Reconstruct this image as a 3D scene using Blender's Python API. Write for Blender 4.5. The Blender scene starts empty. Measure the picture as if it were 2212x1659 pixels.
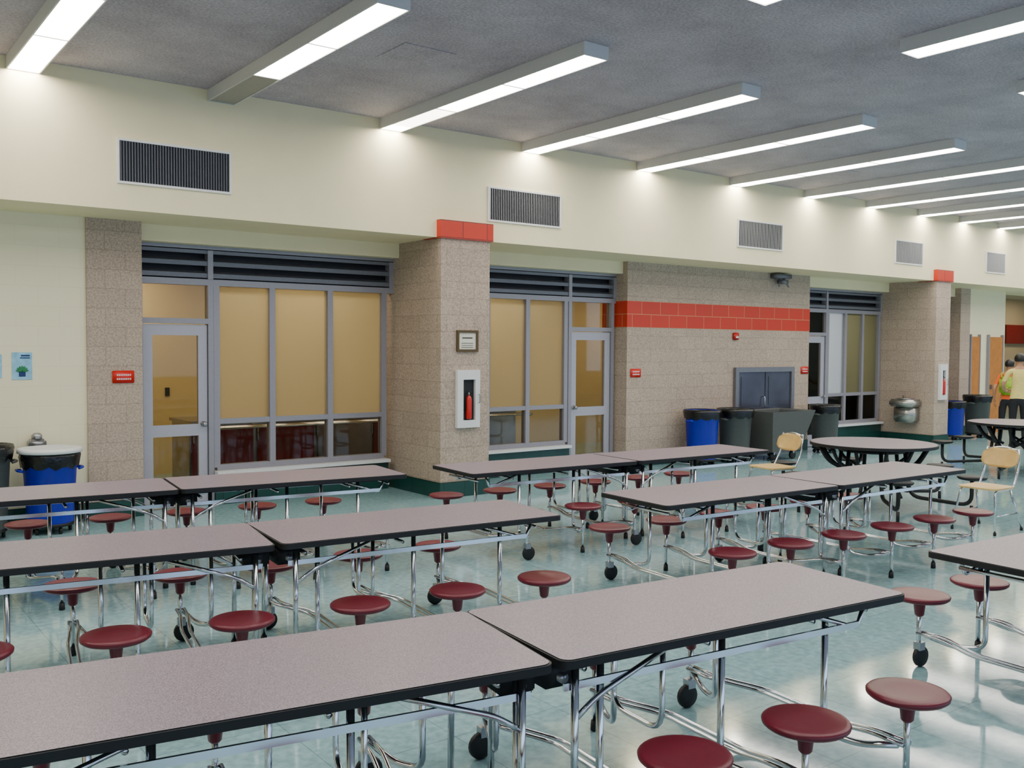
import bpy, bmesh, math, random
from mathutils import Vector, Matrix
random.seed(4)
C=bpy.context.scene.collection
def lin(c):
    c=c/255.0
    return c/12.92 if c<=.04045 else ((c+.055)/1.055)**2.4
def rgb(r,g,b): return (lin(r),lin(g),lin(b),1)

# ------------------------------------------------------------ materials
def newmat(name):
    m=bpy.data.materials.new(name); m.use_nodes=True
    nt=m.node_tree; b=nt.nodes['Principled BSDF']; return m,nt,b
def N(nt,t,**k):
    n=nt.nodes.new(t)
    for a,v in k.items(): setattr(n,a,v)
    return n
def plain(name,col,rough=.5,metal=0,var=.06,scale=30,bump=0):
    m,nt,b=newmat(name)
    b.inputs['Roughness'].default_value=rough; b.inputs['Metallic'].default_value=metal
    tc=N(nt,'ShaderNodeTexCoord'); no=N(nt,'ShaderNodeTexNoise'); no.inputs['Scale'].default_value=scale; no.inputs['Detail'].default_value=3
    nt.links.new(tc.outputs['Object'],no.inputs['Vector'])
    r=N(nt,'ShaderNodeValToRGB'); r.color_ramp.elements[0].position=.3; r.color_ramp.elements[1].position=.7
    r.color_ramp.elements[0].color=tuple(c*(1-var) for c in col[:3])+(1,)
    r.color_ramp.elements[1].color=tuple(min(1,c*(1+var)) for c in col[:3])+(1,)
    nt.links.new(no.outputs['Fac'],r.inputs['Fac']); nt.links.new(r.outputs['Color'],b.inputs['Base Color'])
    if bump:
        bp=N(nt,'ShaderNodeBump'); bp.inputs['Strength'].default_value=bump; bp.inputs['Distance'].default_value=.01
        nt.links.new(no.outputs['Fac'],bp.inputs['Height']); nt.links.new(bp.outputs['Normal'],b.inputs['Normal'])
    return m
def blockmat(name,c1,c2,mortar,speck=0,rough=.8,bw=.4,rh=.2,ms=.006,bump=.3,zoff=0):
    m,nt,b=newmat(name); b.inputs['Roughness'].default_value=rough
    g=N(nt,'ShaderNodeNewGeometry'); s=N(nt,'ShaderNodeSeparateXYZ'); nt.links.new(g.outputs['Position'],s.inputs[0])
    a=N(nt,'ShaderNodeMath',operation='ADD'); nt.links.new(s.outputs[0],a.inputs[0]); nt.links.new(s.outputs[1],a.inputs[1])
    z=N(nt,'ShaderNodeMath',operation='ADD'); nt.links.new(s.outputs[2],z.inputs[0]); z.inputs[1].default_value=zoff
    cb=N(nt,'ShaderNodeCombineXYZ'); nt.links.new(a.outputs[0],cb.inputs[0]); nt.links.new(z.outputs[0],cb.inputs[1])
    br=N(nt,'ShaderNodeTexBrick'); nt.links.new(cb.outputs[0],br.inputs['Vector'])
    br.inputs['Scale'].default_value=1; br.inputs['Brick Width'].default_value=bw; br.inputs['Row Height'].default_value=rh
    br.inputs['Mortar Size'].default_value=ms; br.inputs['Mortar Smooth'].default_value=.3
    br.inputs['Color1'].default_value=c1; br.inputs['Color2'].default_value=c2; br.inputs['Mortar'].default_value=mortar
    out=br.outputs['Color']
    if speck:
        no=N(nt,'ShaderNodeTexNoise'); no.inputs['Scale'].default_value=55; no.inputs['Detail'].default_value=5
        nt.links.new(g.outputs['Position'],no.inputs['Vector'])
        r=N(nt,'ShaderNodeValToRGB'); r.color_ramp.elements[0].position=.38; r.color_ramp.elements[1].position=.62
        r.color_ramp.elements[0].color=(1-speck,1-speck,1-speck,1); r.color_ramp.elements[1].color=(1+speck*.5,1+speck*.5,1+speck*.5,1)
        nt.links.new(no.outputs['Fac'],r.inputs['Fac'])
        mx=N(nt,'ShaderNodeMixRGB',blend_type='MULTIPLY'); mx.inputs[0].default_value=1
        nt.links.new(out,mx.inputs[1]); nt.links.new(r.outputs['Color'],mx.inputs[2]); out=mx.outputs[0]
    nt.links.new(out,b.inputs['Base Color'])
    bp=N(nt,'ShaderNodeBump'); bp.inputs['Strength'].default_value=bump; bp.inputs['Distance'].default_value=.01; bp.invert=True
    nt.links.new(br.outputs['Fac'],bp.inputs['Height']); nt.links.new(bp.outputs['Normal'],b.inputs['Normal'])
    return m
def emis(name,col,s):
    m,nt,b=newmat(name); b.inputs['Base Color'].default_value=col
    b.inputs['Emission Color'].default_value=col; b.inputs['Emission Strength'].default_value=s; return m

M={}
M['cream']=plain('cream_paint',rgb(242,230,190),.7,var=.02,scale=4)
M['creamblock']=blockmat('cream_painted_block',rgb(240,231,196),rgb(241,232,198),rgb(234,225,190),rough=.6,bump=.08,ms=.004)
M['block']=blockmat('tan_ground_face_block',rgb(180,160,144),rgb(187,167,150),rgb(168,149,133),speck=.24,bump=.2)
M['red']=blockmat('red_glazed_block',rgb(196,44,18),rgb(202,50,22),rgb(200,120,80),rough=.4,zoff=-.13,ms=.007)
M['redcap']=blockmat('red_cap_block',rgb(196,44,18),rgb(200,50,22),rgb(110,36,22),rough=.4,zoff=-.12,bw=.355,ms=.006)
M['green']=blockmat('green_base_tile',rgb(20,62,56),rgb(24,68,62),rgb(14,40,38),rough=.3,bw=.3,rh=.18,ms=.004)
M['alu']=plain('grey_aluminium_frame',rgb(150,147,156),.45,.2,var=.03)
M['aluL']=plain('light_grey_door_paint',rgb(174,172,184),.45,.1,var=.02)
M['dark']=plain('dark_void',rgb(32,33,38),.7)
M['slat']=plain('louver_slat',rgb(112,114,124),.5,.3)
M['white']=plain('white_enamel',rgb(226,226,226),.4,var=.02)
M['fixture']=plain('fixture_housing',rgb(204,203,205),.5,var=.02)
M['lens']=emis('fluorescent_lens',(1,.96,.86,1),18)
M['lensboost']=emis('fluorescent_lens_scallop_boost',(1,.95,.80,1),62)  # over-bright strip added to strengthen the light scallops on the wall
M['lensdim']=emis('fluorescent_lens_dim',(1,.95,.82,1),9)
M['lensoff']=plain('unlit_lens',rgb(150,146,138),.5)
M['chrome']=plain('chrome_tube',rgb(215,217,222),.14,1,var=.02)
M['steel']=plain('stainless_steel',rgb(165,165,170),.3,.9,var=.08,scale=8)
M['steeld']=plain('dark_steel_door',rgb(86,86,98),.28,.6,var=.16,scale=2.5)
M['steelf']=plain('steel_door_frame',rgb(122,122,130),.4,.4,var=.05)
M['black']=plain('black_rubber',rgb(14,14,17),.55)
M['blackgl']=plain('black_plastic_bag',rgb(12,12,15),.25,bump=.5,scale=40)
M['maroon']=plain('maroon_plastic',rgb(104,16,38),.36,var=.06,scale=60)
M['blue']=plain('blue_plastic_bin',rgb(8,22,180),.4)
M['greybin']=plain('grey_plastic_bin',rgb(78,80,78),.5)
M['darkred']=plain('dark_red_panel',rgb(120,14,12),.35,var=.1)
M['wood']=plain('maple_laminate',rgb(222,184,116),.4,var=.08,scale=12)
M['doorwood']=plain('oak_door',rgb(188,120,58),.45,var=.12,scale=9)
M['kwall']=plain('kitchen_wall_paint',rgb(236,212,152),.6,var=.02,scale=3)
M['kceil']=plain('kitchen_ceiling',rgb(196,184,158),.8)
M['klight']=emis('kitchen_light_panel',(1,.91,.70,1),14)
M['signred']=plain('sign_red',rgb(215,26,18),.4)
M['frame']=plain('bronze_picture_frame',rgb(92,74,42),.35,.4)
M['paper']=plain('certificate_paper',rgb(225,222,205),.7)
M['ink']=plain('ink_dark',rgb(70,66,60),.7)
M['posterblue']=plain('poster_light_blue',rgb(140,196,225),.6,var=.2,scale=14)
M['postergreen']=plain('poster_plant_green',rgb(40,130,80),.6)
M['posterink']=plain('poster_ink_blue',rgb(20,50,105),.6)
M['extred']=plain('extinguisher_red',rgb(190,24,18),.3)
M['skin']=plain('skin',rgb(190,138,105),.5,var=.03)
M['hair']=plain('black_hair',rgb(18,14,14),.5)
M['yellow']=plain('pale_yellow_shirt',rgb(226,206,126),.8)
M['orange']=plain('orange_shirt',rgb(228,96,40),.8)
M['lime']=plain('lime_bag_fabric',rgb(140,178,40),.8,var=.4,scale=18)
M['pants']=plain('black_trousers',rgb(22,22,28),.8)
M['tan']=plain('lobby_wall_paint',rgb(186,162,126),.7,var=.03)
M['silverplate']=plain('fountain_steel',rgb(172,170,164),.28,.8,var=.05)
# table laminate
m,nt,b=newmat('mauve_grey_laminate'); b.inputs['Roughness'].default_value=.36
tc=N(nt,'ShaderNodeTexCoord'); no=N(nt,'ShaderNodeTexNoise'); no.inputs['Scale'].default_value=210; no.inputs['Detail'].default_value=4
nt.links.new(tc.outputs['Object'],no.inputs['Vector']); r=N(nt,'ShaderNodeValToRGB')
r.color_ramp.elements[0].position=.38; r.color_ramp.elements[1].position=.62
r.color_ramp.elements[0].color=rgb(114,98,110); r.color_ramp.elements[1].color=rgb(156,142,154)
nt.links.new(no.outputs['Fac'],r.inputs['Fac']); nt.links.new(r.outputs['Color'],b.inputs['Base Color']); M['lam']=m
# floor
m,nt,b=newmat('aqua_floor_tile'); g=N(nt,'ShaderNodeNewGeometry')
br=N(nt,'ShaderNodeTexBrick'); br.offset=0; nt.links.new(g.outputs['Position'],br.inputs['Vector'])
br.inputs['Scale'].default_value=1; br.inputs['Brick Width'].default_value=.61; br.inputs['Row Height'].default_value=.61
br.inputs['Mortar Size'].default_value=.003; br.inputs['Mortar Smooth'].default_value=.2
br.inputs['Color1'].default_value=rgb(146,181,187); br.inputs['Color2'].default_value=rgb(151,186,191); br.inputs['Mortar'].default_value=rgb(120,152,158)
no=N(nt,'ShaderNodeTexNoise'); no.inputs['Scale'].default_value=22; no.inputs['Detail'].default_value=8
nt.links.new(g.outputs['Position'],no.inputs['Vector'])
r=N(nt,'ShaderNodeValToRGB'); r.color_ramp.elements[0].position=.35; r.color_ramp.elements[1].position=.65
r.color_ramp.elements[0].color=(.80,.82,.83,1); r.color_ramp.elements[1].color=(1.08,1.08,1.08,1)
nt.links.new(no.outputs['Fac'],r.inputs['Fac']); mx=N(nt,'ShaderNodeMixRGB',blend_type='MULTIPLY'); mx.inputs[0].default_value=1
nt.links.new(br.outputs['Color'],mx.inputs[1]); nt.links.new(r.outputs['Color'],mx.inputs[2]); nt.links.new(mx.outputs[0],b.inputs['Base Color'])
b.inputs['Roughness'].default_value=.08; b.inputs['IOR'].default_value=1.75; M['floor']=m
# ceiling
m,nt,b=newmat('mottled_grey_ceiling'); b.inputs['Roughness'].default_value=.9; g=N(nt,'ShaderNodeNewGeometry')
n1=N(nt,'ShaderNodeTexNoise'); n1.inputs['Scale'].default_value=1.3; n1.inputs['Detail'].default_value=9; n1.inputs['Roughness'].default_value=.66
nt.links.new(g.outputs['Position'],n1.inputs['Vector'])
r=N(nt,'ShaderNodeValToRGB'); r.color_ramp.elements[0].position=.32; r.color_ramp.elements[1].position=.68
r.color_ramp.elements[0].color=rgb(166,156,166); r.color_ramp.elements[1].color=rgb(196,187,197)
nt.links.new(n1.outputs['Fac'],r.inputs['Fac'])
n2=N(nt,'ShaderNodeTexNoise'); n2.inputs['Scale'].default_value=45; n2.inputs['Detail'].default_value=4; nt.links.new(g.outputs['Position'],n2.inputs['Vector'])
r2=N(nt,'ShaderNodeValToRGB'); r2.color_ramp.elements[0].position=.35; r2.color_ramp.elements[1].position=.65
r2.color_ramp.elements[0].color=(.76,.76,.76,1); r2.color_ramp.elements[1].color=(1.12,1.12,1.12,1); nt.links.new(n2.outputs['Fac'],r2.inputs['Fac'])
mx=N(nt,'ShaderNodeMixRGB',blend_type='MULTIPLY'); mx.inputs[0].default_value=1
nt.links.new(r.outputs['Color'],mx.inputs[1]); nt.links.new(r2.outputs['Color'],mx.inputs[2]); nt.links.new(mx.outputs[0],b.inputs['Base Color'])
bp=N(nt,'ShaderNodeBump'); bp.inputs['Strength'].default_value=.4; bp.inputs['Distance'].default_value=.02
nt.links.new(n2.outputs['Fac'],bp.inputs['Height']); nt.links.new(bp.outputs['Normal'],b.inputs['Normal']); M['ceil']=m
# glass
def glass(name,tint,haze=None,amt=0,gr=.03,ior=1.4):
    m=bpy.data.materials.new(name); m.use_nodes=True; nt=m.node_tree; nt.nodes.clear()
    o=N(nt,'ShaderNodeOutputMaterial'); t=N(nt,'ShaderNodeBsdfTransparent'); t.inputs[0].default_value=tint
    base=t.outputs[0]
    if haze:
        tl=N(nt,'ShaderNodeBsdfTranslucent'); tl.inputs[0].default_value=haze
        df=N(nt,'ShaderNodeBsdfDiffuse'); df.inputs[0].default_value=haze
        m1=N(nt,'ShaderNodeMixShader'); m1.inputs[0].default_value=.2; nt.links.new(tl.outputs[0],m1.inputs[1]); nt.links.new(df.outputs[0],m1.inputs[2])
        m2=N(nt,'ShaderNodeMixShader'); m2.inputs[0].default_value=amt; nt.links.new(base,m2.inputs[1]); nt.links.new(m1.outputs[0],m2.inputs[2]); base=m2.outputs[0]
    gl=N(nt,'ShaderNodeBsdfGlossy'); gl.inputs['Roughness'].default_value=gr; gl.inputs[0].default_value=(.9,.9,.9,1)
    fr=N(nt,'ShaderNodeFresnel'); fr.inputs[0].default_value=ior; mi=N(nt,'ShaderNodeMixShader')
    nt.links.new(fr.outputs[0],mi.inputs[0]); nt.links.new(base,mi.inputs[1]); nt.links.new(gl.outputs[0],mi.inputs[2]); nt.links.new(mi.outputs[0],o.inputs[0]); return m
M['glass']=glass('tinted_glass',(.82,.78,.70,1),ior=1.33)
M['frost']=glass('frosted_film_glass',(.8,.74,.6,1),rgb(214,196,156),.80,.5,1.25)
M['frostg']=glass('grey_frosted_glass',(.6,.62,.52,1),rgb(140,144,118),.85,.5,1.25)

# ------------------------------------------------------------ mesh helpers
class MB:
    def __init__(s): s.v=[];s.f=[];s.m=[];s.mats=[];s.sm=[]
    def mi(s,mat):
        mm=M[mat]
        if mm not in s.mats: s.mats.append(mm)
        return s.mats.index(mm)
    def add(s,vs,fs,mat,smooth=False):
        o=len(s.v); s.v+= [tuple(v) for v in vs]; k=s.mi(mat)
        for f in fs: s.f.append(tuple(i+o for i in f)); s.m.append(k); s.sm.append(smooth)
        return s
    def box(s,x0,x1,y0,y1,z0,z1,mat):
        vs=[(x,y,z) for x in (x0,x1) for y in (y0,y1) for z in (z0,z1)]
        return s.add(vs,[(0,1,3,2),(4,6,7,5),(0,4,5,1),(2,3,7,6),(0,2,6,4),(1,5,7,3)],mat)
    def rim(s,x0,x1,y0,y1,z0,z1,l,r,bt,t,mat):
        "rectangular frame in the XZ plane built from four non-overlapping bars"
        s.box(x0,x0+l,y0,y1,z0,z1,mat); s.box(x1-r,x1,y0,y1,z0,z1,mat)
        s.box(x0+l,x1-r,y0,y1,z0,z0+bt,mat); s.box(x0+l,x1-r,y0,y1,z1-t,z1,mat); return s
    def bbox(s,x0,x1,y0,y1,z0,z1,mat,b=.01,seg=2):
        bm=bmesh.new(); bmesh.ops.create_cube(bm,size=1)
        for v in bm.verts: v.co=Vector((x0+(v.co.x+.5)*(x1-x0),y0+(v.co.y+.5)*(y1-y0),z0+(v.co.z+.5)*(z1-z0)))
        bmesh.ops.bevel(bm,geom=bm.edges[:],offset=b,segments=seg,affect='EDGES')
        bm.verts.index_update(); s.add([v.co[:] for v in bm.verts],[[v.index for v in f.verts] for f in bm.faces],mat,True); bm.free(); return s
    def lathe(s,prof,mat,c=(0,0,0),n=24,ax=None):
        vs=[];fs=[]
        M3=Matrix.Identity(3) if ax is None else Vector((0,0,1)).rotation_difference(Vector(ax)).to_matrix()
        for r,z in prof:
            for i in range(n):
                a=2*math.pi*i/n; p=M3@Vector((r*math.cos(a),r*math.sin(a),z)); vs.append((p.x+c[0],p.y+c[1],p.z+c[2]))
        for j in range(len(prof)-1):
            for i in range(n):
                k=(i+1)%n; fs.append((j*n+i,j*n+k,(j+1)*n+k,(j+1)*n+i))
        fs.append(tuple(reversed(range(n)))); fs.append(tuple((len(prof)-1)*n+i for i in range(n)))
        return s.add(vs,fs,mat,True)
    def tube(s,pts,r,mat,n=8,fil=.06,seg=5):
        P=[Vector(p) for p in pts]; Q=[P[0]]
        for i in range(1,len(P)-1):
            a=P[i-1]-P[i]; c=P[i+1]-P[i]; d=min(fil,a.length*.45,c.length*.45)
            A=P[i]+a.normalized()*d; B=P[i]+c.normalized()*d
            for k in range(seg+1):
                t=k/seg; Q.append(A*(1-t)**2+P[i]*2*t*(1-t)+B*t*t)
        Q.append(P[-1]); vs=[];fs=[]
        T=(Q[1]-Q[0]).normalized(); X=T.orthogonal().normalized()
        for i,q in enumerate(Q):
            if i==0: t2=T
            elif i==len(Q)-1: t2=(Q[i]-Q[i-1]).normalized()
            else: t2=((Q[i+1]-Q[i]).normalized()+(Q[i]-Q[i-1]).normalized()).normalized()
            X=(T.rotation_difference(t2)@X).normalized(); T=t2; Y=T.cross(X)
            for k in range(n):
                a=2*math.pi*k/n; vs.append(q+X*r*math.cos(a)+Y*r*math.sin(a))
        for j in range(len(Q)-1):
            for k in range(n):
                l=(k+1)%n; fs.append((j*n+k,j*n+l,(j+1)*n+l,(j+1)*n+k))
        fs.append(tuple(reversed(range(n)))); fs.append(tuple((len(Q)-1)*n+i for i in range(n)))
        return s.add(vs,fs,mat,True)
    def slab(s,outline,z0,z1,mt,me,mb=None):
        n=len(outline)
        s.add([(x,y,z1) for x,y in outline],[tuple(range(n))],mt)
        s.add([(x,y,z0) for x,y in outline],[tuple(reversed(range(n)))],mb or me)
        s.add([(x,y,z0) for x,y in outline]+[(x,y,z1) for x,y in outline],[(i,(i+1)%n,n+(i+1)%n,n+i) for i in range(n)],me,True); return s
    def mesh(s,name,fix=True):
        me=bpy.data.meshes.new(name); me.from_pydata(s.v,[],s.f)
        for mm in s.mats: me.materials.append(mm)
        for p,k,sm in zip(me.polygons,s.m,s.sm): p.material_index=k; p.use_smooth=sm
        if fix:
            bm=bmesh.new(); bm.from_mesh(me); bmesh.ops.recalc_face_normals(bm,faces=bm.faces); bm.to_mesh(me); bm.free()
        return me
    def obj(s,name,parent=None,loc=(0,0,0),rot=0,fix=True):
        return put(s.mesh(name,fix),name,parent,loc,rot)
def put(me,name,parent=None,loc=(0,0,0),rot=0):
    o=bpy.data.objects.new(name,me); C.objects.link(o); o.location=loc; o.rotation_euler[2]=rot
    if parent: o.parent=parent
    return o
def empty(name,loc=(0,0,0),rot=0):
    o=bpy.data.objects.new(name,None); C.objects.link(o); o.location=loc; o.rotation_euler[2]=rot; o.empty_display_size=.1; return o
def wbox(name,*a,parent=None): return MB().box(*a).obj(name,parent)
def downquad(name,x0,x1,y0,y1,z,mat,parent=None):
    return MB().add([(x0,y0,z),(x0,y1,z),(x1,y1,z),(x1,y0,z)],[(0,1,2,3)],mat).obj(name,parent,fix=False)

# ------------------------------------------------------------ room shell
D=9.62; ZS=3.12; ZC=4.40; YW=10.75; YB=10.45
XA,XB,YS=-6,36,-6
wbox('floor',XA-.2,XB,YS-.2,14.4,-.2,0,'floor')
wbox('ceiling',XA-.2,XB,YS-.2,D+.02,ZC,ZC+.2,'ceil')
wbox('wall_soffit',XA,XB,D,11.0,ZS,ZC+.2,'cream')
wbox('wall_west',XA-.2,XA,YS-.2,11.2,0,ZC,'cream')
wbox('wall_east',XB,XB+.2,YS-.2,14.4,0,ZC+.2,'cream')
b=MB(); b.box(XA,XB,YS-.2,YS,0,.9,'creamblock'); b.box(XA,XB,YS-.2,YS,3.6,ZC,'cream')
for i in range(8):
    x=XA+i*6; b.box(x-.3,x+.3,YS-.2,YS,.9,3.6,'creamblock')
b.obj('wall_south')
wbox('wall_north_cream',XA,2.40,YB,11.0,0,ZS,'creamblock')
wbox('wall_north_pier',2.40,2.95,YB-.03,11.0,0,ZS,'block')
for nm,x0,x1 in (('pillar_block',6.15,6.86),('pillar_block',17.24,17.75)):
    p=empty(nm)
    MB().box(x0,x1,D-.05,11.0,0,ZS,'block').obj('shaft',p)
    MB().box(x0-.03,x1+.03,D-.085,D+.3,ZS-.01,ZS+.205,'redcap').obj('red_cap',p)
    MB().box(x0-.012,x1+.012,D-.062,10.9,0,.19,'green').obj('green_base',p)
b=MB(); b.box(10.05,14.55,YB,11.0,0,2.13,'block'); b.box(10.05,14.55,YB,11.0,2.53,ZS,'block'); b.box(10.045,14.555,YB-.004,11.0,2.13,2.53,'red')
b.obj('wall_north_block')
wbox('wall_north_pier_far',19.75,20.15,YB-.03,11.0,0,ZS,'block')
b=MB(); b.box(20.15,21.75,YB,10.6,0,ZS,'creamblock'); b.obj('wall_north_far')
wbox('wall_lobby',21.5,XB,13.6,13.8,0,ZC,'tan')
wbox('wall_lobby_side',21.6,21.75,10.6,13.6,0,ZC,'tan')
wbox('ceiling_lobby',21.6,XB,11.0,13.8,3.3,3.4,'kceil')
for i,(x0,x1,y) in enumerate([(XA,2.40,YB),(2.40,2.95,YB-.03),(10.05,14.55,YB),(19.75,20.15,YB-.03),(20.15,21.75,YB)]):
    wbox('baseboard_%s'%['west','pier','block','pier_far','far'][i],x0,x1,y-.012,y-.001,0,.19,'green')
wbox('baseboard_block_side',10.038,10.049,YB-.012,10.9,0,.19,'green')
for i,(x,y) in enumerate(((4.45,7.35),(12.2,8.4))):
    b=MB(); b.box(x-.26,x+.26,y-.26,y+.26,ZC-.006,ZC-.001,'ceil'); b.obj('ceiling_access_panel')
MB().box(28.2,29.6,13.5,13.59,2.0,2.55,'darkred').obj('lobby_sign_panel')
for i,x in enumerate((24.5,28.5)):  # fill lights added to lift the dark lobby
    p=empty('lobby_fill_light'); wbox('housing',x-.62,x+.62,12.0,12.64,3.27,3.299,'white',parent=p); downquad('lens',x-.58,x+.58,12.04,12.6,3.265,'klight',p)
b=MB(); b.box(20.2,20.55,YB-.05,YB-.005,0,2.1,'doorwood'); b.box(20.17,20.2,YB-.06,YB-.004,0,2.15,'alu'); b.box(20.55,20.58,YB-.06,YB-.004,0,2.15,'alu'); b.obj('door_5')
b=MB(); b.box(20.98,21.56,YB-.05,YB-.005,0,2.1,'doorwood'); b.box(20.94,20.98,YB-.06,YB-.004,0,2.15,'alu'); b.box(21.56,21.60,YB-.06,YB-.004,0,2.15,'alu')
b.box(21.03,21.05,YB-.1,YB-.05,.95,1.05,'steel'); b.obj('door_6')

# kitchen behind
wbox('wall_kitchen_back',2.4,20.2,13.6,13.8,0,3.1,'kwall')
wbox('wall_kitchen_west',2.3,2.4,11.0,13.8,0,3.1,'kwall')
wbox('wall_kitchen_east',20.2,20.3,11.0,13.8,0,3.1,'kwall')
wbox('ceiling_kitchen',2.3,20.3,11.0,13.8,2.96,3.1,'kceil')
for i,(x,y) in enumerate([(3.4,12.9),(4.15,11.22),(5.35,11.22),(7.2,11.22),(8.3,11.22),(9.6,12.9),(6.2,12.9),(12.5,12.3),(15.8,11.7),(18.4,12.3)]):  # the row close to the windows is added to brighten the pane tops
    w=.47 if y>11.4 else .34; h=.27 if y>11.4 else .12
    p=empty('ceiling_light_panel'); wbox('housing',x-w,x+w,y-h,y+h,2.925,2.955,'white',parent=p); downquad('lens',x-w+.04,x+w-.04,y-h+.03,y+h-.03,2.92,'klight',p)
def counter(x0,x1,y0):
    p=empty('serving_counter')
    b=MB()
    b.box(x0,x1,y0+.13,y0+.8,.1,.84,'steel')
    n=max(1,int((x1-x0)/.8)); w=(x1-x0)/n
    for i in range(n):
        b.box(x0+i*w+.03,x0+(i+1)*w-.03,y0+.1,y0+.128,.14,.80,'darkred' if i%3!=2 else 'steel')
    b.box(x0-.02,x1+.02,y0,y0+.85,.84,.88,'steel'); b.obj('body',p)
    b=MB()
    for k in range(4): b.tube([(x0,y0-.08-.07*k,.80),(x1,y0-.08-.07*k,.80)],.014,'chrome')
    for i in range(n+1):
        x=x0+.05+i*(x1-x0-.1)/n; b.tube([(x,y0-.32,.785),(x,y0+.1,.785),(x,y0+.1,.6)],.012,'chrome')
    b.obj('tray_rail',p)
counter(3.9,9.0,11.7); counter(12.0,17.0,11.7)

# ------------------------------------------------------------ window walls
def window_bay(idx,x0,x1,mull,door,fr='frost'):
    y0,y1=YW-.05,YW+.05; ZL=2.53; ZT=2.94; t=.035
    wx=[m for m in mull]; W=empty('window_%d'%idx)
    b=MB()
    wbox('wall_bulkhead_%d'%idx,x0,x1,10.55,11.0,ZT,ZS-.001,'cream')
    b.box(x0,x1,y0,y1,ZT-.05,ZT-.001,'alu'); b.box(x0,x1,y0,y1,ZL-.035,ZL+.035,'alu')
    lo,hi=min(wx),max(wx)
    for m_ in wx: b.box(m_-t,m_+t,y0,y1,.42,ZL-.035,'alu')
    b.box(lo,hi,y0+.002,y1-.002,.387,.45,'alu'); b.box(lo,hi,y0+.004,y1-.004,.92,.98,'alu')
    dx0,dx1=door
    b.box(dx0-.06,dx0,y0-.01,y1,0,ZL-.035,'alu'); b.box(dx1,dx1+.06,y0-.01,y1,0,ZL-.035,'alu')
    b.box(dx0,dx1,y0-.01,y1,2.06,2.12,'alu')
    for a in (x0+.03,dx1+.03 if dx0<lo else dx0-.03,x1-.03): b.box(a-.03,a+.03,y0-.012,y1,ZL+.035,ZT-.05,'alu')
    b.obj('frame',W)
    g=MB()
    for a,c in zip(wx[:-1],wx[1:]):
        g.box(a+t,c-t,YW-.004,YW+.004,.45,.92,'glass')
        g.add([(a+t,YW,.98),(c-t,YW,.98),(c-t,YW,ZL-.035),(a+t,YW,ZL-.035)],[(0,1,2,3)],fr)
    g.box(dx0,dx1,YW-.004,YW+.004,2.12,ZL-.035,'glass'); g.obj('glass',W)
    l=MB(); l.box(x0,x1,y1+.03,y1+.05,ZL,ZT,'dark')
    for k in range(3):
        z=ZL+.05+k*.135
        l.add([(x0,y0+.0,z),(x1,y0+.0,z),(x1,y1,z+.07),(x0,y1,z+.07),(x0,y0,z+.05),(x1,y0,z+.05),(x1,y1,z+.085),(x0,y1,z+.085)],
          [(0,1,2,3),(4,5,6,7),(0,1,5,4),(2,3,7,6),(0,3,7,4),(1,2,6,5)],'slat')
    l.obj('louver',W)
    wbox('wall_knee_%d'%idx,lo-t,hi+t,YW-.10,YW+.1,0,.345,'green')
    wbox('trim_%d'%idx,lo-t,hi+t,YW-.16,YW+.1,.345,.385,'white')
    d=empty('door_%d'%idx)
    b=MB(); s=.10; yy0,yy1=YW-.035,YW+.015; A,B=dx0+.008,dx1-.008
    b.box(A,A+s,yy0,yy1,.01,2.05,'aluL'); b.box(B-s,B,yy0,yy1,.01,2.05,'aluL')
    b.box(A+s,B-s,yy0,yy1,1.93,2.05,'aluL'); b.box(A+s,B-s,yy0,yy1,.80,.93,'aluL'); b.box(A+s,B-s,yy0,yy1,.01,.22,'aluL'); b.obj('leaf',d)
    b=MB(); b.box(A+s,B-s,YW-.014,YW-.006,.93,1.93,'glass'); b.box(A+s,B-s,YW-.014,YW-.006,.22,.80,'glass'); b.obj('pane',d)
    hx=B-.05 if dx0<lo else A+.05
    b=MB(); b.lathe([(.03,0),(.03,.01),(.012,.012),(.012,.04),(.028,.05),(.03,.07),(.015,.085)],'steel',(hx,yy0,.93),16,(0,-1,0)); b.obj('knob',d)
window_bay(1,2.95,6.15,[3.85,4.52,5.27,6.02],(3.03,3.75))
window_bay(2,6.86,10.05,[6.95,7.65,8.35,9.06],(9.16,9.95))
window_bay(3,14.55,17.24,[15.48,16.05,16.62,17.18],(14.65,15.40),'frostg')
window_bay(4,17.75,19.75,[17.8,18.35,18.85],(18.95,19.65),'frostg')
t=empty('tray_return_door')
b=MB(); b.rim(12.50,14.07,YB-.06,YB-.006,0.0,1.5,.08,.08,.02,.08,'steelf'); b.obj('frame',t)
b=MB(); b.box(12.58,13.28,YB-.035,YB-.006,.02,1.42,'steeld'); b.box(13.30,13.99,YB-.035,YB-.006,.02,1.42,'steeld')
for x in (12.66,13.38):
    b.box(x,x+.53,YB-.042,YB-.035,.85,1.34,'steeld'); b.box(x,x+.53,YB-.042,YB-.035,.15,.75,'steeld')
b.tube([(13.22,YB-.035,.8),(13.22,YB-.09,.8),(13.22,YB-.09,1.0),(13.22,YB-.035,1.0)],.01,'chrome'); b.obj('panels',t)

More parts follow.
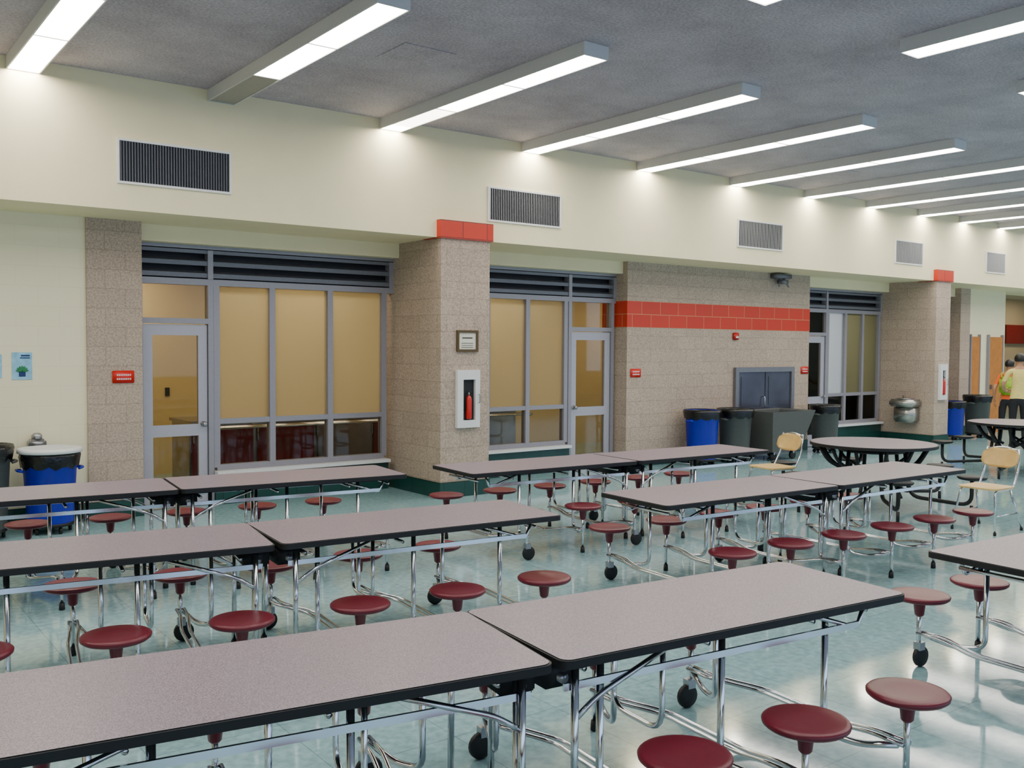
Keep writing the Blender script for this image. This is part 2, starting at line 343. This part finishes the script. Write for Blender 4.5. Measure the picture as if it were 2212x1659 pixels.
# ------------------------------------------------------------ ceiling light fixtures
LX=[-2.1,-.3,1.56,3.38,5.35,7.38,9.40,11.35,13.18,14.95,16.6,18.1,19.6,21.1,22.6,24.1,25.6,27.1]
def fixture(x,y1,L,kinds,w=.28,wallend=True):
    p=empty('fluorescent_light_fixture',(x,y1-L,0))
    zt=ZC-.001
    b=MB(); b.box(0,.012,0,L,4.285,zt,'fixture'); b.box(w-.012,w,0,L,4.285,zt,'fixture'); b.box(.012,w-.012,0,.012,4.285,zt,'fixture'); b.box(.012,w-.012,L-.006,L,4.285,zt,'fixture')
    b.box(.012,w-.012,.012,L-.006,4.33,4.34,'white')
    n=len(kinds); s=(L-.02)/n
    for i in range(1,n): b.box(.012,w-.012,.014+i*s-.009,.014+i*s+.009,4.286,4.30,'fixture')
    b.obj('housing',p)
    for i,k in enumerate(kinds):
        a,c=.014+i*s+.007,.014+(i+1)*s-.007
        if wallend and i==n-1 and k!='lensoff':
            downquad('lens_boost',.016,w-.016,c-.22,c,4.291,'lensboost',p); c-=.22  # added boost strip next to the wall, brighter than the real lens
        downquad('lens_%d'%(i+1),.016,w-.016,a,c,4.291,k,p)
for i,x in enumerate(LX):
    k=['lens','lens','lens']
    if i==3: k=['lens','lens','lensoff']
    if i==4: k=['lens','lens','lensdim']
    fixture(x,D-.004,3.5,k)
    if x<21: fixture(x,D-.005-5.15,3.5,['lens']*3,wallend=False)

# ------------------------------------------------------------ air vents
for i,(x0,x1) in enumerate([(-2.0,-.9),(2.50,3.62),(6.86,8.03),(11.54,12.65),(15.87,16.80),(19.15,19.95)]):
    z0,z1=3.37,3.80; p=empty('air_vent',(x0,D,0)); w=x1-x0
    b=MB(); b.rim(0,w,-.02,-.001,z0,z1,.022,.022,.022,.022,'white'); b.obj('frame',p)
    b=MB(); b.box(.022,w-.022,-.004,-.001,z0+.022,z1-.022,'dark')
    n=40
    for k in range(n):
        x=.03+k*(w-.06)/n
        b.add([(x,-.018,z0+.022),(x+.005,-.018,z0+.022),(x+.016,-.005,z0+.022),(x+.010,-.005,z0+.022),(x,-.018,z1-.022),(x+.005,-.018,z1-.022),(x+.016,-.005,z1-.022),(x+.010,-.005,z1-.022)],
           [(0,1,5,4),(1,2,6,5),(2,3,7,6),(3,0,4,7)],'slat' if i<2 else 'fixture')
    b.obj('fins',p)

# ------------------------------------------------------------ wall items
FY=D-.052
p=empty('framed_certificate'); b=MB()
x0,x1,z0,z1=6.37,6.68,1.76,2.02
b.rim(x0,x1,FY-.025,FY,z0,z1,.03,.03,.03,.03,'frame');b.obj('frame',p)
b=MB(); b.box(x0+.03,x1-.03,FY-.01,FY,z0+.03,z1-.03,'paper'); b.box(x0+.08,x1-.08,FY-.012,FY-.01,1.92,1.935,'ink')
for k in range(3): b.box(x0+.07,x1-.07,FY-.012,FY-.01,1.86-.025*k,1.866-.025*k,'ink')
b.obj('certificate',p)
def excab(x0,x1,z0,z1,fy):
    p=empty('fire_extinguisher_cabinet'); w=x1-x0
    b=MB(); f=.045
    b.rim(x0,x1,fy-.05,fy,z0,z1,f*1.9,f*1.5,f*2,f*2.6,'white')
    b.box(x0+f*1.9,x1-f*1.5,fy-.008,fy,z0+f*2,z1-f*2.6,'dark'); b.tube([(x1-.02,fy-.05,(z0+z1)/2-.05),(x1-.02,fy-.075,(z0+z1)/2-.05),(x1-.02,fy-.075,(z0+z1)/2+.05),(x1-.02,fy-.05,(z0+z1)/2+.05)],.006,'steel'); b.obj('cabinet',p)
    cx=(x0+x1)/2+.01
    b=MB(); b.lathe([(.02,0),(.036,.01),(.038,.03),(.038,.24),(.03,.27),(.014,.29)],'extred',(cx,fy-.03,z0+.10),16)
    b.lathe([(.012,0),(.012,.04)],'steel',(cx,fy-.03,z0+.39),10); b.tube([(cx-.03,fy-.04,z0+.45),(cx+.03,fy-.04,z0+.42)],.007,'black'); b.tube([(cx-.01,fy-.035,z0+.42),(cx-.045,fy-.035,z0+.37),(cx-.045,fy-.035,z0+.2)],.006,'black')
    b.obj('extinguisher',p)
excab(6.36,6.69,.84,1.54,FY); excab(17.36,17.62,.86,1.54,FY)
b=MB(); b.box(6.49,6.56,FY-.008,FY,.27,.38,'white'); b.box(6.515,6.535,FY-.01,FY-.008,.335,.36,'dark'); b.box(6.515,6.535,FY-.01,FY-.008,.29,.315,'dark'); b.obj('electrical_outlet')
def sign(x0,x1,z0,z1,y):
    p=empty('wall_sign'); b=MB(); b.bbox(x0,x1,y-.012,y,z0,z1,'signred',.004); b.obj('plate',p)
    b=MB(); w=x1-x0; h=z1-z0
    for r_,zz in enumerate((z0+h*.58,z0+h*.26)):
        x=x0+w*.2
        while x<x1-w*.2:
            b.box(x,x+w*.05,y-.014,y-.0121,zz,zz+h*.14,'white'); x+=w*.085
    b.obj('lettering',p)
sign(2.64,2.86,1.42,1.55,YB-.032); sign(10.12,10.34,1.37,1.50,YB-.002); sign(14.32,14.53,1.37,1.50,YB-.002)
p=empty('poster'); b=MB(); b.box(1.71,1.89,YB-.008,YB-.001,1.47,1.74,'posterblue'); b.obj('sheet',p)
b=MB(); b.box(1.77,1.83,YB-.011,YB-.008,1.50,1.55,'posterink'); b.box(1.79,1.87,YB-.011,YB-.008,1.70,1.715,'posterink'); b.box(1.78,1.87,YB-.011,YB-.008,1.68,1.69,'posterink')
for k in range(7):
    a=math.pi*(k+.5)/7; b.lathe([(.002,0),(.012,.02),(.008,.05),(.001,.06)],'postergreen',(1.80,YB-.012,1.55),6,(math.cos(a),0,math.sin(a)))
b.obj('print',p)
p=empty('poster'); MB().box(1.46,1.62,YB-.008,YB-.001,1.49,1.72,'posterblue').obj('sheet',p)
b=MB(); b.bbox(12.46,12.58,YB-.05,YB-.001,1.96,2.08,'extred',.01); b.box(12.49,12.55,YB-.06,YB-.05,1.99,2.02,'white'); b.obj('fire_alarm')
p=empty('security_camera'); b=MB(); b.bbox(13.42,13.80,YB-.18,YB-.001,3.02,3.10,'steelf',.01); b.tube([(13.55,YB-.1,3.02),(13.48,YB-.15,2.88)],.014,'steelf'); b.tube([(13.66,YB-.1,3.02),(13.74,YB-.15,2.88)],.014,'steelf'); b.bbox(13.54,13.68,YB-.2,YB-.05,2.93,3.0,'steelf',.01); b.obj('bracket',p)
b=MB(); b.bbox(1.83,1.99,YB-.14,YB-.001,.80,.88,'steel',.02); b.lathe([(.05,0),(.05,.04),(.03,.06)],'steel',(1.91,YB-.08,.88),14); b.obj('wall_dispenser')
b=MB(); b.box(4.15,4.21,13.585,13.599,1.1,1.22,'dark'); b.obj('light_switch')
p=empty('drinking_fountain'); b=MB()
X0=17.235
b.bbox(X0-.38,X0-.002,9.80,10.28,.72,.86,'silverplate',.03); b.bbox(X0-.28,X0-.002,9.84,10.24,.42,.73,'silverplate',.03)
b.lathe([(.05,0),(.16,.012),(.17,.02)],'steel',(X0-.2,10.04,.855),20); b.tube([(X0-.08,10.15,.86),(X0-.08,10.15,.93),(X0-.13,10.12,.94)],.01,'chrome'); b.obj('basin',p)

# ------------------------------------------------------------ bins
def bin_(x,y,col,h=.75,r=.27,liner=True,rim=None,dolly=True):
    p=empty('trash_can',(x,y,0)); z=.09 if dolly else 0
    b=MB(); b.lathe([(r*.80,z),(r*.82,z+.01),(r*.97,z+h-.06),(r*1.05,z+h-.055),(r*1.06,z+h-.01),(r*1.03,z+h),(r*.97,z+h),(r*.93,z+h-.08),(r*.9,z+h-.3)],col,n=28)
    for s in (-1,1): b.tube([(s*r*.98,-.07,z+h-.16),(s*(r+.04),-.05,z+h-.15),(s*(r+.04),.05,z+h-.15),(s*r*.98,.07,z+h-.16)],.013,col)
    b.obj('barrel',p)
    if liner:
        b=MB(); n=28; vs=[];fs=[]
        rows=[(r*1.03,h-.13),(r*1.1,h-.02),(r*1.06,h+.012),(r*.9,h-.02),(r*.85,h-.22)]
        for j,(rr,zz) in enumerate(rows):
            for i in range(n):
                a=2*math.pi*i/n; w=1+.02*math.sin(i*3.7+j); vs.append((rr*w*math.cos(a),rr*w*math.sin(a),z+zz+(.02*math.sin(i*2.3) if j==0 else 0)))
        for j in range(4):
            for i in range(n): fs.append((j*n+i,j*n+(i+1)%n,(j+1)*n+(i+1)%n,(j+1)*n+i))
        b.add(vs,fs,'blackgl',True); b.obj('bag_liner',p)
    if rim: MB().lathe([(r*1.05,z+h+.005),(r*1.16,z+h+.01),(r*1.16,z+h+.05),(r*1.0,z+h+.055),(r*.8,z+h+.02),(r*.6,z+h+.02)],rim,n=28).obj('lid_rim',p)
    if dolly:
        b=MB(); b.lathe([(r*.75,.065),(r*.84,.07),(r*.84,.10),(r*.75,.105)],'black',n=20)
        for k in range(5):
            a=2*math.pi*k/5; b.lathe([(.01,-.014),(.032,-.012),(.032,.012),(.01,.014)],'black',(r*.7*math.cos(a),r*.7*math.sin(a),.032),12,(1,0,0))
        b.obj('dolly',p)
bin_(1.96,10.03,'blue',.68,.25,True,'white'); bin_(1.37,10.0,'greybin',.78,.25)
bin_(11.3,10.05,'blue',.76,.27); bin_(12.0,9.98,'greybin',.76,.27)
bin_(14.45,10.02,'greybin',.74,.25); bin_(18.72,10.0,'blue',.68,.24); bin_(19.62,9.95,'greybin',.78,.26)
p=empty('utility_cart',(12.95,9.95,0)); b=MB()
b.add([(-.42,-.3,.15),(.30,-.3,.15),(.30,.3,.15),(-.42,.3,.15),(-.5,-.36,.80),(.62,-.36,.80),(.62,.36,.80),(-.5,.36,.80),(-.44,-.31,.78),(.56,-.31,.78),(.56,.31,.78),(-.44,.31,.78),(-.38,-.26,.2),(.26,-.26,.2),(.26,.26,.2),(-.38,.26,.2)],
 [(0,3,2,1),(0,1,5,4),(1,2,6,5),(2,3,7,6),(3,0,4,7),(4,5,9,8),(5,6,10,9),(6,7,11,10),(7,4,8,11),(8,9,13,12),(9,10,14,13),(10,11,15,14),(11,8,12,15),(12,13,14,15)],'greybin'); b.obj('tub',p)
b=MB()
for s in (-.3,.2):
    for q in (-.22,.22): b.lathe([(.02,-.02),(.07,-.018),(.07,.018),(.02,.02)],'black',(s,q,.07),14,(0,1,0)); b.box(s-.02,s+.02,q-.03,q+.03,.1,.16,'steel')
b.obj('wheels',p)

# ------------------------------------------------------------ cafeteria tables
HL=1.85; HW=.37; TZ=.745
def rr(x0,x1,y0,y1,r,n=5):
    o=[]
    for cx,cy,a0 in ((x1-r,y0+r,-90),(x1-r,y1-r,0),(x0+r,y1-r,90),(x0+r,y0+r,180)):
        for k in range(n+1):
            a=math.radians(a0+90*k/n); o.append((cx+r*math.cos(a),cy+r*math.sin(a)))
    return o
SU=[.30,.90,1.50]; SV=.58; SZ=.425; SK=-.07
def halfmeshes(cs):
    d={}
    b=MB(); b.slab(rr(.004,HL,-HW,HW,.045),TZ-.034,TZ-.004,'black','black'); b.slab(rr(.012,HL-.008,-HW+.008,HW-.008,.04),TZ-.004,TZ-.001,'lam','black'); d['top']=b.mesh('table_top')
    b=MB(); r=.0145
    for s in (-1,1):
        for i,u0 in enumerate(SU):
            u=u0+s*SK
            b.tube([(u-.13,s*.26,.70),(u-.13,s*.26,.17),(u-.07,s*.40,.15),(u-.015,s*.55,.19)],r,'chrome')
            b.tube([(u,s*SV,.04),(u,s*SV,SZ-.06)],.0135,'chrome')
        b.tube([(.10,s*.30,.69),(.10,s*.30,.03)],r,'chrome')
        b.tube([(.10,s*.30,.50),(.20,s*.30,.57),(.55,s*.28,.69)],.011,'chrome')
        b.tube([(1.35,s*.28,.69),(1.62,s*.28,.60),(1.66,s*.28,.69)],.010,'chrome',fil=.03)
        b.box(.06,1.62,s*.285-.006,s*.285+.006,.605,.632,'chrome')
        b.box(.06,1.74,s*.22-.015,s*.22+.015,.685,.711,'black')
    for u0 in SU:
        ua,ub=u0-SK,u0+SK
        for q in (-.022,.022):
            b.tube([(ua+q,-SV,.20),(ua+q,-.42,.20),(u0+q+.09,-.24,.165),(u0+q+.09,.24,.165),(ub+q,.42,.20),(ub+q,SV,.20)],.010,'chrome')
        b.tube([(u0-.13,-.26,.66),(u0-.13,.26,.66)],.011,'chrome')
    b.tube([(.62,-.16,.69),(.62,-.16,.30),(.62,.16,.30),(.62,.16,.69)],.012,'chrome',fil=.09)
    b.tube([(1.72,-.25,.66),(1.72,.25,.66)],.011,'chrome'); d['frame']=b.mesh('table_frame')
    b=MB()
    for s in (-1,1):
        b.lathe([(.018,0),(.021,.004),(.019,.05)],'black',(.10,s*.30,0),12)
        for i,u0 in enumerate(SU):
            u=u0+s*SK
            if s==cs and i in (0,2):
                b.lathe([(.02,-.016),(.055,-.015),(.06,-.008),(.06,.008),(.055,.015),(.02,.016)],'black',(u-.02,s*SV,.06),18,(0,1,0))
                b.box(u-.03,u+.018,s*SV-.022,s*SV+.022,.10,.145,'steel')
            else: b.lathe([(.016,0),(.02,.004),(.017,.05)],'black',(u,s*SV,0),12)
    b.bbox(.01,.15,-.24,.24,.60,.708,'black',.012); b.lathe([(.02,-.26),(.02,.26)],'steel',(.08,0,.64),10,(0,1,0)); d['feet']=b.mesh('table_feet')
    return d
bs=MB(); R=.165
bs.lathe([(.017,-.13),(.026,-.12),(.033,-.06),(.045,-.035),(.11,-.03),(R-.015,-.028),(R-.002,-.018),(R,-.006),(R-.006,.0),(R-.02,.003),(.09,-.003),(.02,-.004)],'maroon',n=36)
SEAT=bs.mesh('stool_seat')
HM={1:halfmeshes(1),-1:halfmeshes(-1)}
def caf_table(hx,hy,rl,rr_,cl=-1,cr=1):
    p=empty('cafeteria_table',(hx,hy,0))
    for side,rot,cs in (('left',math.pi+rl,cl),('right',rr_,cr)):
        for k,me in HM[cs].items(): put(me,'%s_%s'%(k,side),p,(0,0,0),rot)
        n=0
        for s in (-1,1):
            for u0 in SU:
                u=u0+s*SK; n+=1; c,sn=math.cos(rot),math.sin(rot); put(SEAT,'seat_%s_%d'%(side,n),p,(u*c-s*SV*sn,u*sn+s*SV*c,SZ),rot+random.random())
caf_table(2.13,2.84,-.165,-.105,-1,1)
caf_table(2.135,5.22,-.17,-.10,-1,1)
caf_table(2.33,7.50,-.12,-.12,-1,1)
caf_table(6.44,6.85,-.07,-.05,1,1)
caf_table(6.61,4.78,-.06,-.03,-1,1)
caf_table(6.66,2.22,-.07,-.05,-1,1)

# ------------------------------------------------------------ round tables
def round_table(x,y,r,n=8,rot=0):
    p=empty('round_cafeteria_table',(x,y,0),rot)
    ol=[(r*math.cos(2*math.pi*k/48),r*math.sin(2*math.pi*k/48)) for k in range(48)]
    b=MB(); b.slab(ol,.71,.741,'black','black'); b.slab([(a*.985,c*.985) for a,c in ol],.741,.744,'lam','black'); b.obj('top',p)
    b=MB()
    for k in range(n):
        a=2*math.pi*k/n; c,s=math.cos(a),math.sin(a); q=r+.36
        b.tube([(c*.35,s*.35,.70),(c*.42,s*.42,.16),(c*q,s*q,.12),(c*q,s*q,.40)],.022,'black',fil=.12)
        b.tube([(c*q,s*q,.12),(c*q,s*q,.0)],.018,'black')
        c2,s2=math.cos(a+.5),math.sin(a+.5)
        b.tube([(c*.60,s*.60,.70),(c*.5,s*.5,.52),(c2*.30,s2*.30,.40),(c2*.45,s2*.45,.16)],.02,'black',fil=.12)
        b.tube([(c2*.60,s2*.60,.70),(c2*.5,s2*.5,.52),(c*.30,s*.30,.40)],.02,'black',fil=.12)
        b.lathe([(.03,-.05),(.14,-.03),(.155,-.01),(.15,0)],'black',(c*q,s*q,.44),20)
    b.tube([(.35*math.cos(2*math.pi*k/16),.35*math.sin(2*math.pi*k/16),.66) for k in range(17)],.02,'black',fil=.02)
    b.obj('frame_and_stools',p)
round_table(9.95,6.25,.70,6,-.24); round_table(14.6,6.75,.72,6,.2)

# ------------------------------------------------------------ chairs
def chair(x,y,rot):
    p=empty('student_chair',(x,y,0),rot)
    b=MB(); ol=rr(-.20,.22,-.20,.20,.07)
    b.slab(ol,.435,.45,'wood','wood'); b.obj('seat',p)
    b=MB(); vs=[];fs=[]; n=10;mrow=8
    for th in (0,.014):
        for j in range(mrow+1):
            for i in range(n+1):
                t_=i/n*2-1; z=j/mrow*2-1; ww=.19*(1-.22*abs(z)**4)
                vs.append((-.25-.05*(z+1)/2+.04*t_*t_-th,t_*ww,.72+z*.10*(1-.25*abs(t_)**4)))
    k=(n+1)*(mrow+1)
    for o_ in (0,k):
        for j in range(mrow):
            for i in range(n): a=o_+j*(n+1)+i; fs.append((a,a+1,a+n+2,a+n+1))
    for i in range(n): fs.append((i,i+1,k+i+1,k+i)); a=mrow*(n+1)+i; fs.append((a,a+1,k+a+1,k+a))
    for j in range(mrow): a=j*(n+1); fs.append((a,a+n+1,k+a+n+1,k+a)); a+=n; fs.append((a,a+n+1,k+a+n+1,k+a))
    b.add(vs,fs,'wood',True); b.obj('backrest',p)
    b=MB(); r=.011
    for s in (-1,1):
        b.tube([(.24,s*.22,.02),(.17,s*.175,.425),(-.17,s*.175,.425),(-.27,s*.17,.60),(-.30,s*.16,.82)],r,'chrome',fil=.05)
        b.tube([(-.27,s*.22,.02),(-.12,s*.175,.42)],r,'chrome')
        b.tube([(.215,s*.205,.18),(-.21,s*.205,.18)],.008,'chrome')
        for xx in (.24,-.27): b.lathe([(.014,0),(.015,.03)],'black',(xx,s*.22,0),10)
    b.tube([(-.30,-.16,.80),(-.305,0,.83),(-.30,.16,.80)],r,'chrome'); b.tube([(.10,-.175,.425),(.10,.175,.425)],r,'chrome'); b.obj('frame',p)
chair(9.13,7.02,math.radians(170)); chair(9.62,4.76,math.radians(178))

# ------------------------------------------------------------ people
def person(name,x,y,rot,sc,shirt,pose,bag=False):
    p=empty(name,(x,y,0),rot); p.scale=(sc,sc,sc)
    E=[]
    lean=pose.get('lean',0)
    pts=[('pelvis',(0,0,.95),(.145,.105)),('waist',(0,.01+lean*.3,1.10),(.125,.095)),('chest',(0,.0+lean*.7,1.30),(.155,.105)),('neckb',(0,-.01+lean,1.45),(.075,.065)),('neck',(0,0+lean,1.52),(.052,.052)),('headl',(0,.015+lean,1.585),(.066,.078)),('headm',(0,.01+lean,1.65),(.078,.092)),('headt',(0,.0+lean,1.70),(.06,.07))]
    chain=['pelvis','waist','chest','neckb','neck','headl','headm','headt']
    E+=list(zip(chain[:-1],chain[1:]))
    for s,n in ((-1,'l'),(1,'r')):
        a=pose.get('arm_'+n)
        if a is None: a=((s*.25,-.02,1.16),(s*.27,.06,.93),(s*.27,.09,.85))
        st=pose.get('step',0)*s
        pts+=[('sh'+n,(s*.175,-.0+lean*.9,1.41),(.058,.055)),('el'+n,a[0],(.042,.042)),('wr'+n,a[1],(.027,.024)),('pa'+n,a[2],(.034,.018)),
              ('hip'+n,(s*.085,0,.88),(.092,.092)),('kn'+n,(s*.1,.02+st*.5,.49),(.062,.062)),('an'+n,(s*.105,-.02+st,.10),(.042,.042)),('to'+n,(s*.12,.13+st,.04),(.04,.032))]
        E+=[('neckb','sh'+n),('sh'+n,'el'+n),('el'+n,'wr'+n),('wr'+n,'pa'+n),('pelvis','hip'+n),('hip'+n,'kn'+n),('kn'+n,'an'+n),('an'+n,'to'+n)]
    idx={q[0]:i for i,q in enumerate(pts)}
    me=bpy.data.meshes.new('sk'); me.from_pydata([q[1] for q in pts],[(idx[a],idx[c]) for a,c in E],[]); o=bpy.data.objects.new('sk',me); C.objects.link(o)
    o.modifiers.new('s','SKIN'); sv=me.skin_vertices[0].data
    for i,q in enumerate(pts): sv[i].radius=q[2]; sv[i].use_root=(i==0)
    md=o.modifiers.new('ss','SUBSURF'); md.levels=2; md.render_levels=2
    dg=bpy.context.evaluated_depsgraph_get(); me=bpy.data.meshes.new_from_object(o.evaluated_get(dg)); bpy.data.objects.remove(o); me.name='body'
    me.materials.clear()
    for k in ('skin',shirt,'pants','black'): me.materials.append(M[k])
    P={q[0]:Vector(q[1]) for q in pts}
    for f in me.polygons:
        f.use_smooth=True; c=f.center; k=0
        arm=abs(c.x)>.19 or any((c-P[e]).length<.09 for e in ('ell','elr'))
        hand=any((c-P[nm]).length<.22 for nm in ('wrl','wrr')) and abs(c.x)>.12
        if c.z>1.475: k=0
        elif hand: k=0
        elif arm and c.z<1.24: k=0
        elif c.z>.92: k=1
        elif c.z>.11: k=2
        else: k=3
        f.material_index=k
    put(me,'body',p)
    for s,n in ((-1,'l'),(1,'r')):
        pa=P['pa'+n]; wr=P['wr'+n]; d=(pa-wr).normalized()
        side=d.cross(Vector((s,0,0))); side=side.normalized() if side.length>.1 else Vector((0,1,0)); curl=Vector((-s,0,0))
        b=MB()
        for q,L in ((-1.5,.062),(-.5,.075),(.5,.08),(1.5,.07)):
            a=pa+side*q*.019+d*.02; b.tube([a,a+d*L*.5+curl*.006,a+d*L+curl*.025],.0085,'skin',6,fil=.01)
        a=wr+d*.02+side*.03; b.tube([a,a+side*.025+d*.025,a+side*.03+d*.06+curl*.01],.0095,'skin',6,fil=.01)
        b.obj('fingers_'+n,p)
    hy=lean
    b=MB(); vs=[];fs=[];nn=20;mm=10
    for j_ in range(mm+1):
        ph=math.pi*j_/mm*.64
        for i in range(nn):
            th=2*math.pi*i/nn; yy=math.sin(th); cut=1.0 if yy<.3 else .62
            ph2=ph*cut; rr_=1+.03*math.sin(5*th+3*ph)
            vs.append((.092*rr_*math.sin(ph2)*math.cos(th),hy+.002+.108*rr_*math.sin(ph2)*yy,1.655+.108*rr_*math.cos(ph2)))
    for j_ in range(mm):
        for i in range(nn): fs.append((j_*nn+i,j_*nn+(i+1)%nn,(j_+1)*nn+(i+1)%nn,(j_+1)*nn+i))
    b.add(vs,fs,'hair',True); b.obj('hair',p)
    b=MB()
    for s in (-1,1):
        b.lathe([(.004,-.008),(.02,-.005),(.024,0),(.018,.006)],'skin',(s*.085,hy+.0,1.64),12,(1,.2,0))
        b.lathe([(.003,0),(.011,.004),(.005,.008)],'white',(s*.03,hy+.088,1.65),10,(0,1,0)); b.lathe([(.005,0),(.002,.004)],'hair',(s*.03,hy+.097,1.65),8,(0,1,0))
        b.box(s*.03-.014,s*.03+.014,hy+.09,hy+.097,1.668,1.673,'hair')
    b.lathe([(.013,0),(.011,.012),(.004,.03)],'skin',(0,hy+.085,1.612),10,(0,1,.25)); b.box(-.022,.022,hy+.084,hy+.092,1.578,1.586,'signred'); b.obj('face',p)
    if bag:
        b=MB(); b.bbox(-.15,.15,-.26+hy,-.11+hy,1.02,1.40,'lime',.05,3); b.tube([(-.1,-.12,1.38),(-.12,.0,1.5),(-.11,.13,1.35),(-.12,.1,1.1)],.014,'lime'); b.tube([(.1,-.12,1.38),(.12,.0,1.5),(.11,.13,1.35),(.12,.1,1.1)],.014,'lime'); b.obj('backpack',p)
person('person_standing',18.0,8.36,math.radians(-60),1.0,'yellow',{'arm_l':((-.27,.02,1.17),(-.22,.2,1.05),(-.17,.27,1.05)),'step':.05})
person('person_with_backpack',18.75,8.92,math.radians(-75),.93,'orange',{'lean':.12,'step':.12},True)

# ------------------------------------------------------------ daylight through the south windows
w=bpy.data.worlds.new('World'); bpy.context.scene.world=w; w.use_nodes=True
bg=w.node_tree.nodes['Background']; bg.inputs[0].default_value=(.50,.68,1,1); bg.inputs[1].default_value=2.4

# ------------------------------------------------------------ camera
yaw,pitch,roll=.6461,.0395,.0062
F=Vector((math.sin(yaw)*math.cos(pitch),math.cos(yaw)*math.cos(pitch),-math.sin(pitch)))
Rr=Vector((math.cos(yaw),-math.sin(yaw),0)); U=Rr.cross(F)
R2=Rr*math.cos(roll)+U*math.sin(roll); U2=-Rr*math.sin(roll)+U*math.cos(roll)
cd=bpy.data.cameras.new('camera'); cam=bpy.data.objects.new('camera',cd); C.objects.link(cam)
mt=Matrix.Identity(4)
for i in range(3): mt[i][0]=R2[i]; mt[i][1]=U2[i]; mt[i][2]=-F[i]
mt[0][3],mt[1][3],mt[2][3]=0,0,1.8288
cam.matrix_world=mt; cd.sensor_width=36; cd.lens=2056.35/2212*36; cd.clip_start=.05; cd.clip_end=200
bpy.context.scene.camera=cam
